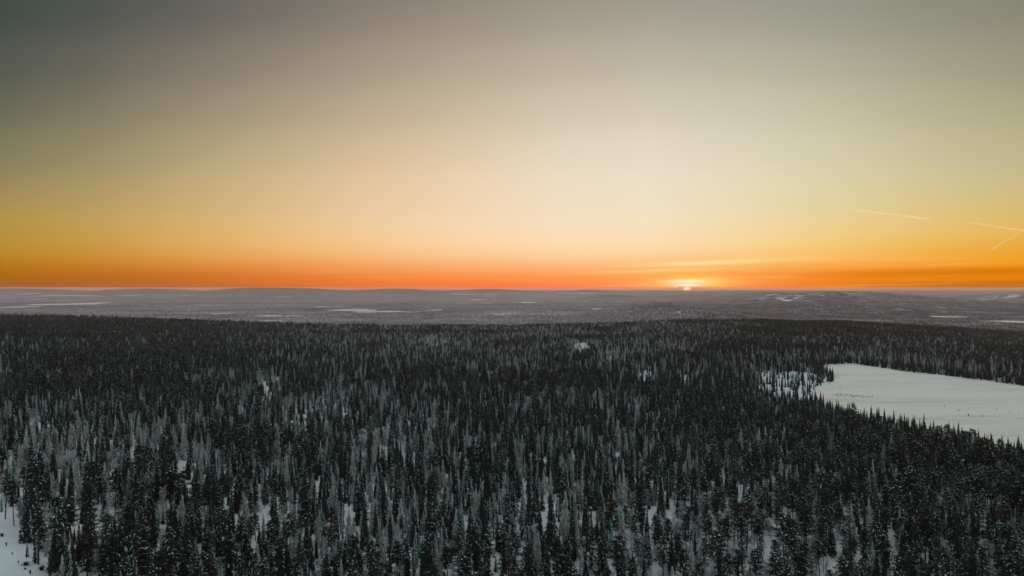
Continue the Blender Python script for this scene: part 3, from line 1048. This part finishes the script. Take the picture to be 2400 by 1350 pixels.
for k, key in enumerate(('spruce', 'pine', 'birch')):
    sel = (KIND == k) & ~chosen
    cl = template_collection(key + '_shapes', [join_parts(key + '_shape', t[0]) for t in KINDS[key]])
    z = np.zeros(sel.sum())
    wid = WID[sel]
    o = mass(key + '_forest', np.column_stack([PX[sel], PY[sel], gz_[sel]]), np.column_stack([z, z, ROT[sel]]),
             np.column_stack([wid, wid, SC[sel]]), VAR[sel], cl)
    tag(o, {'spruce': 'dense dark snowy spruce forest stretching to the ridge', 'pine': 'snow-dusted pines mixed through the forest as far as the ridge',
            'birch': 'pale frosted birches scattered through the dark forest'}[key], 'forest', kind='stuff')

# ------------------------------------------------------------------ valley forest in 100 m stands


def stand(seed, dens, frost):
    rn = random.Random(seed)
    V_, F_, mi = [], [], []
    for i in range(int(dens)):
        x, y = rn.uniform(-52, 52), rn.uniform(-52, 52)
        h = rn.uniform(8, 15)
        r = h * rn.uniform(0.07, 0.13)
        white = rn.random() < frost
        if white:
            r *= 1.3; h *= 0.8
        n = 4
        a0 = rn.random() * 6.28
        for (z0, z1, q) in ((h * 0.08, h * 0.62, 1.0), (h * 0.42, h, 0.72)):
            b = len(V_)
            for k in range(n):
                t = a0 + 6.283 * k / n
                V_.append((x + math.cos(t) * r * q, y + math.sin(t) * r * q, z0))
            V_.append((x, y, z1))
            F_ += [(b + k, b + (k + 1) % n, b + n) for k in range(n)]
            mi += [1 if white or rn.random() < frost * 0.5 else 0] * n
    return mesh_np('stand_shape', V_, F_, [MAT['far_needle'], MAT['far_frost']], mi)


STANDS = [stand(50, 320, 0.40), stand(51, 290, 0.56), stand(52, 270, 0.68), stand(53, 190, 0.62), stand(54, 100, 0.6), stand(55, 330, 0.5), stand(56, 350, 0.12), stand(57, 330, 0.24)]
SX, SY = [], []
for y in np.arange(1740, 9800, 96):
    xs = np.arange(-0.86 * y, 0.86 * y if y > 1990 else -0.11 * y, 96)
    SX.append(xs + rng.uniform(-14, 14, len(xs))); SY.append(y + rng.uniform(-14, 14, len(xs)))
SX, SY = np.concatenate(SX), np.concatenate(SY)
ok = np.ones(len(SX), bool)
for xc, yc, hw, hd in OPEN:
    ok &= ((SX - xc) / (hw + 40)) ** 2 + ((SY - yc) / (hd + 40)) ** 2 > 1
sn_ = fbm(SX / 700 + 3, SY / 380 + 9, 3)
ok &= ~(rng.random(len(SX)) < smooth((sn_ - 0.72) / 0.1) * 0.7)
ok &= rng.random(len(SX)) > smooth((SY - WOOD0) / (WOOD1 - WOOD0))
SX, SY, sn_ = SX[ok], SY[ok], sn_[ok]
SZ = tz(SX, SY)
ex = (tz(SX + 40, SY) - tz(SX - 40, SY)) / 80
ey = (tz(SX, SY + 40) - tz(SX, SY - 40)) / 80
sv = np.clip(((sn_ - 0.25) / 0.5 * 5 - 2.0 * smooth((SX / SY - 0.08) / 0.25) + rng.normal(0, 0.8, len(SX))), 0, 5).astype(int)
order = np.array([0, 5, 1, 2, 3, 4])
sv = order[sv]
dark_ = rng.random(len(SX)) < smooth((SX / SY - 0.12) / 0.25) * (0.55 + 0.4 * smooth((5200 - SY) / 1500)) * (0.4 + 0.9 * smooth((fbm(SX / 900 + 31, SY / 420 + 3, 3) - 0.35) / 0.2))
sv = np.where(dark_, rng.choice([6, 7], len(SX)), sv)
flip = rng.choice([-1.0, 1.0], (2, len(SX)))
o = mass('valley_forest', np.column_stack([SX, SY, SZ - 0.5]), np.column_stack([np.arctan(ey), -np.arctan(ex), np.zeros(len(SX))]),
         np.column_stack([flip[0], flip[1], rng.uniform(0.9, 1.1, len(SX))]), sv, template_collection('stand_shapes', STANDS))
tag(o, 'hazy grey frosted woods covering the valley and low hills', 'forest', kind='stuff')

# ------------------------------------------------------------------ shrubs on the clearing and saplings on the ice


def shrub_mesh(seed, r, h, n=46):
    rn = random.Random(seed)
    mb = MB()
    for i in range(n):
        a = rn.random() * 6.28
        d = np.array([math.cos(a) * rn.uniform(0.2, 1) * r, math.sin(a) * rn.uniform(0.2, 1) * r, h * rn.uniform(0.5, 1.0)])
        b = np.array([d[0] * 0.12, d[1] * 0.12, -0.1])
        m_ = b + (d - b) * 0.55 + np.array([0, 0, 0.12 * h])
        s_ = np.array([-d[1], d[0], 0]) / (math.hypot(d[0], d[1]) + 1e-6) * 0.045
        mb.add([b + s_, b - s_, m_ - s_, m_ + s_, d], [(0, 1, 2, 3), (3, 2, 4)])
    return mb.mesh('shrub', MAT['shrub'])


SHRUBS = [shrub_mesh(61, 0.7, 0.8), shrub_mesh(62, 1.0, 0.6), shrub_mesh(63, 0.35, 1.0, 20)]
for i, (px, py, s, vv, lab) in enumerate([(5, 1258, 1.3, 0, 'dark shrub poking from the snow at the left edge of the clearing'),
                                          (15, 1280, 1.1, 2, 'small twiggy shrub on the clearing left of the tiny lone spruce'),
                                          (29, 1301, 0.7, 2, 'tiny twig tuft in the middle of the clearing'),
                                          (43, 1320, 0.8, 2, 'thin twig sprig on the clearing below the tiny spruce'),
                                          (61, 1326, 1.5, 1, 'low spreading shrub on the clearing near the bare-stemmed pine'),
                                          (59, 1335, 0.7, 0, 'little shrub just below the low spreading shrub on the clearing'),
                                          (98, 1338, 1.6, 0, 'dark shrub under the forest edge at the foot of the clearing'),
                                          (71, 1347, 1.2, 2, 'upright shrub at the bottom edge of the clearing'),
                                          (2270, 974, 1.6, 0, 'dark little bush on the ice off the near shore of the lake'),
                                          (2247, 963, 1.2, 0, 'faint little bush on the lake ice nearer its middle')]):
    x, y = hit(px, py)
    z = float(tz(np.array([x]), np.array([y]))[0])
    if py < 1100:
        z = LAKE_Z
        x, y = flat_pt(px, py, LAKE_Z)
    o = obj('shrub', SHRUBS[vv])
    o.location = (x, y, z); o.scale = (s, s, s); o.rotation_euler = (0, 0, i * 1.3)
    tag(o, lab, 'shrub', 'shrubs poking through the snow')
for i, (px, py, s, lab) in enumerate([(1969, 912, 0.20, 'lone sapling on the ice off the wooded point'), (2213, 953, 0.22, 'thin sapling on the lake ice beside the far bush'),
                                      (2302, 978, 0.24, 'sapling on the ice above the near shore treetops'), (2336, 962, 0.20, 'sapling standing out on the lake ice, second from the right'),
                                      (2366, 968, 0.16, 'small sapling on the lake ice by the right edge'), (2387, 971, 0.14, 'tiny sapling on the ice at the right edge of the photo')]):
    x, y = flat_pt(px, py, LAKE_Z)
    place('spruce', 5, x, y, LAKE_Z, i * 1.1, s, lab, 'saplings on the lake ice')
# willow scrub along the ice edge
rn = random.Random(5)
mb = MB()
for i in range(260):
    px = rn.choice((1962, 1975, 1993, 2004, 2021, 2038)) + rn.gauss(0, 7); py = 925 + (px - 1955) * 0.07 + rn.gauss(0, 2.2)
    x, y = flat_pt(px, py, LAKE_Z)
    hh = rn.uniform(0.15, 0.9)
    a = np.array([x, y, LAKE_Z - 0.05]); b = a + (rn.uniform(-0.6, 0.6), rn.uniform(-0.6, 0.6), hh)
    mb.add([a + (0.10, 0, 0), a - (0.10, 0, 0), b - (0.05, 0, 0), b + (0.05, 0.02, 0)], [(0, 1, 2, 3)])
tag(obj('shore_scrub', mb.mesh('shore_scrub', MAT['shrub'])), 'dark low scrub along the near shore of the frozen lake', 'scrub', kind='stuff')

# ------------------------------------------------------------------ contrails


def contrail_material():
    m = bpy.data.materials.new('contrail_ice')
    m.use_nodes = True
    t = m.node_tree
    t.nodes.clear()
    tr = t.nodes.new('ShaderNodeBsdfTransparent')
    tl = t.nodes.new('ShaderNodeBsdfTranslucent'); tl.inputs[0].default_value = (0.95, 0.84, 0.74, 1)
    df = t.nodes.new('ShaderNodeBsdfDiffuse'); df.inputs[0].default_value = (0.95, 0.84, 0.74, 1)
    ad = t.nodes.new('ShaderNodeAddShader')
    t.links.new(tl.outputs[0], ad.inputs[0]); t.links.new(df.outputs[0], ad.inputs[1])
    mx = t.nodes.new('ShaderNodeMixShader')
    no = t.nodes.new('ShaderNodeTexNoise'); no.inputs['Scale'].default_value = 0.004; no.inputs['Detail'].default_value = 4
    tcn = t.nodes.new('ShaderNodeTexCoord'); t.links.new(tcn.outputs['Object'], no.inputs['Vector'])
    mr = t.nodes.new('ShaderNodeMapRange'); mr.inputs[1].default_value = 0.3; mr.inputs[2].default_value = 0.7; mr.inputs[3].default_value = 0.03; mr.inputs[4].default_value = 0.16
    t.links.new(no.outputs[0], mr.inputs[0]); t.links.new(mr.outputs[0], mx.inputs[0])
    t.links.new(tr.outputs[0], mx.inputs[1]); t.links.new(ad.outputs[0], mx.inputs[2])
    out = t.nodes.new('ShaderNodeOutputMaterial'); t.links.new(mx.outputs[0], out.inputs[0])
    return m


MAT['contrail'] = contrail_material()
for (p0, p1, D0, D1, w0, w1, lab) in [((1968, 488), (2182, 514), 31000, 30000, 1.0, 3.4, 'long pale contrail hanging alone right of the sun'),
                                      ((2258, 520), (2412, 542), 31500, 31000, 0.9, 2.2, 'faint pale contrail sloping to the right edge of the sky'),
                                      ((2316, 589), (2420, 526), 30000, 31000, 1.5, 0.9, 'thin bright contrail rising steeply to the right edge of the sky')]:
    mb = MB()
    P, Rr = [], []
    for i in range(41):
        t = i / 40
        D = D0 + (D1 - D0) * t
        jx = (fbm(np.array([t * 9 + p0[0]]), np.array([3.3]), 3)[0] - 0.5) * 1.6 * (1 if w1 > w0 else 0.4)
        px, py = p0[0] + (p1[0] - p0[0]) * t, p0[1] + (p1[1] - p0[1]) * t + jx
        P.append(((px - 1200) / F * D, D, CAM_H + (EYE_Y - py) / F * D))
        w = (w0 + (w1 - w0) * t) * (0.75 + 0.5 * vnoise(np.array([t * 14 + p0[0]]), np.array([1.5]))[0]) * min(1, i / 5 + 0.05, (40 - i) / 2 + 0.1)
        Rr.append(w / F * D)
    mb.tube(P, Rr, 10)
    tag(obj('contrail', mb.mesh('contrail', MAT['contrail'])), lab, 'contrail', 'contrails in the sunset sky')

# ------------------------------------------------------------------ haze over the land
HAZE_DENSITY = 2.9e-5
mh = bpy.data.materials.new('haze')
mh.use_nodes = True
t = mh.node_tree
t.nodes.clear()
pv = t.nodes.new('ShaderNodeVolumePrincipled')
pv.inputs['Color'].default_value = (0.94, 0.80, 0.84, 1)
pv.inputs['Density'].default_value = HAZE_DENSITY
pv.inputs['Anisotropy'].default_value = 0.15
out = t.nodes.new('ShaderNodeOutputMaterial')
t.links.new(pv.outputs[0], out.inputs['Volume'])
try:
    mh.cycles.homogeneous_volume = True
except Exception:
    pass
zlo = float(V[:, 2].min()) - 1.0
zhi = max(CAM_H + 3.0, float(V[:, 2].max()) + 3.0)
S = 30300.0
bv = [(sx * S, sy * S, z) for z in (zlo, zhi) for sx, sy in ((-1, -1), (1, -1), (1, 1), (-1, 1))]
bf = [(3, 2, 1, 0), (4, 5, 6, 7), (0, 1, 5, 4), (1, 2, 6, 5), (2, 3, 7, 6), (3, 0, 4, 7)]
hz = obj('haze', mesh_np('haze', bv, bf, [mh]))
tag(hz, 'thin even winter haze over the whole landscape', kind='stuff')
print('trees', n_t, 'stands', len(SX), 'zhi', zhi, 'zlo', zlo)
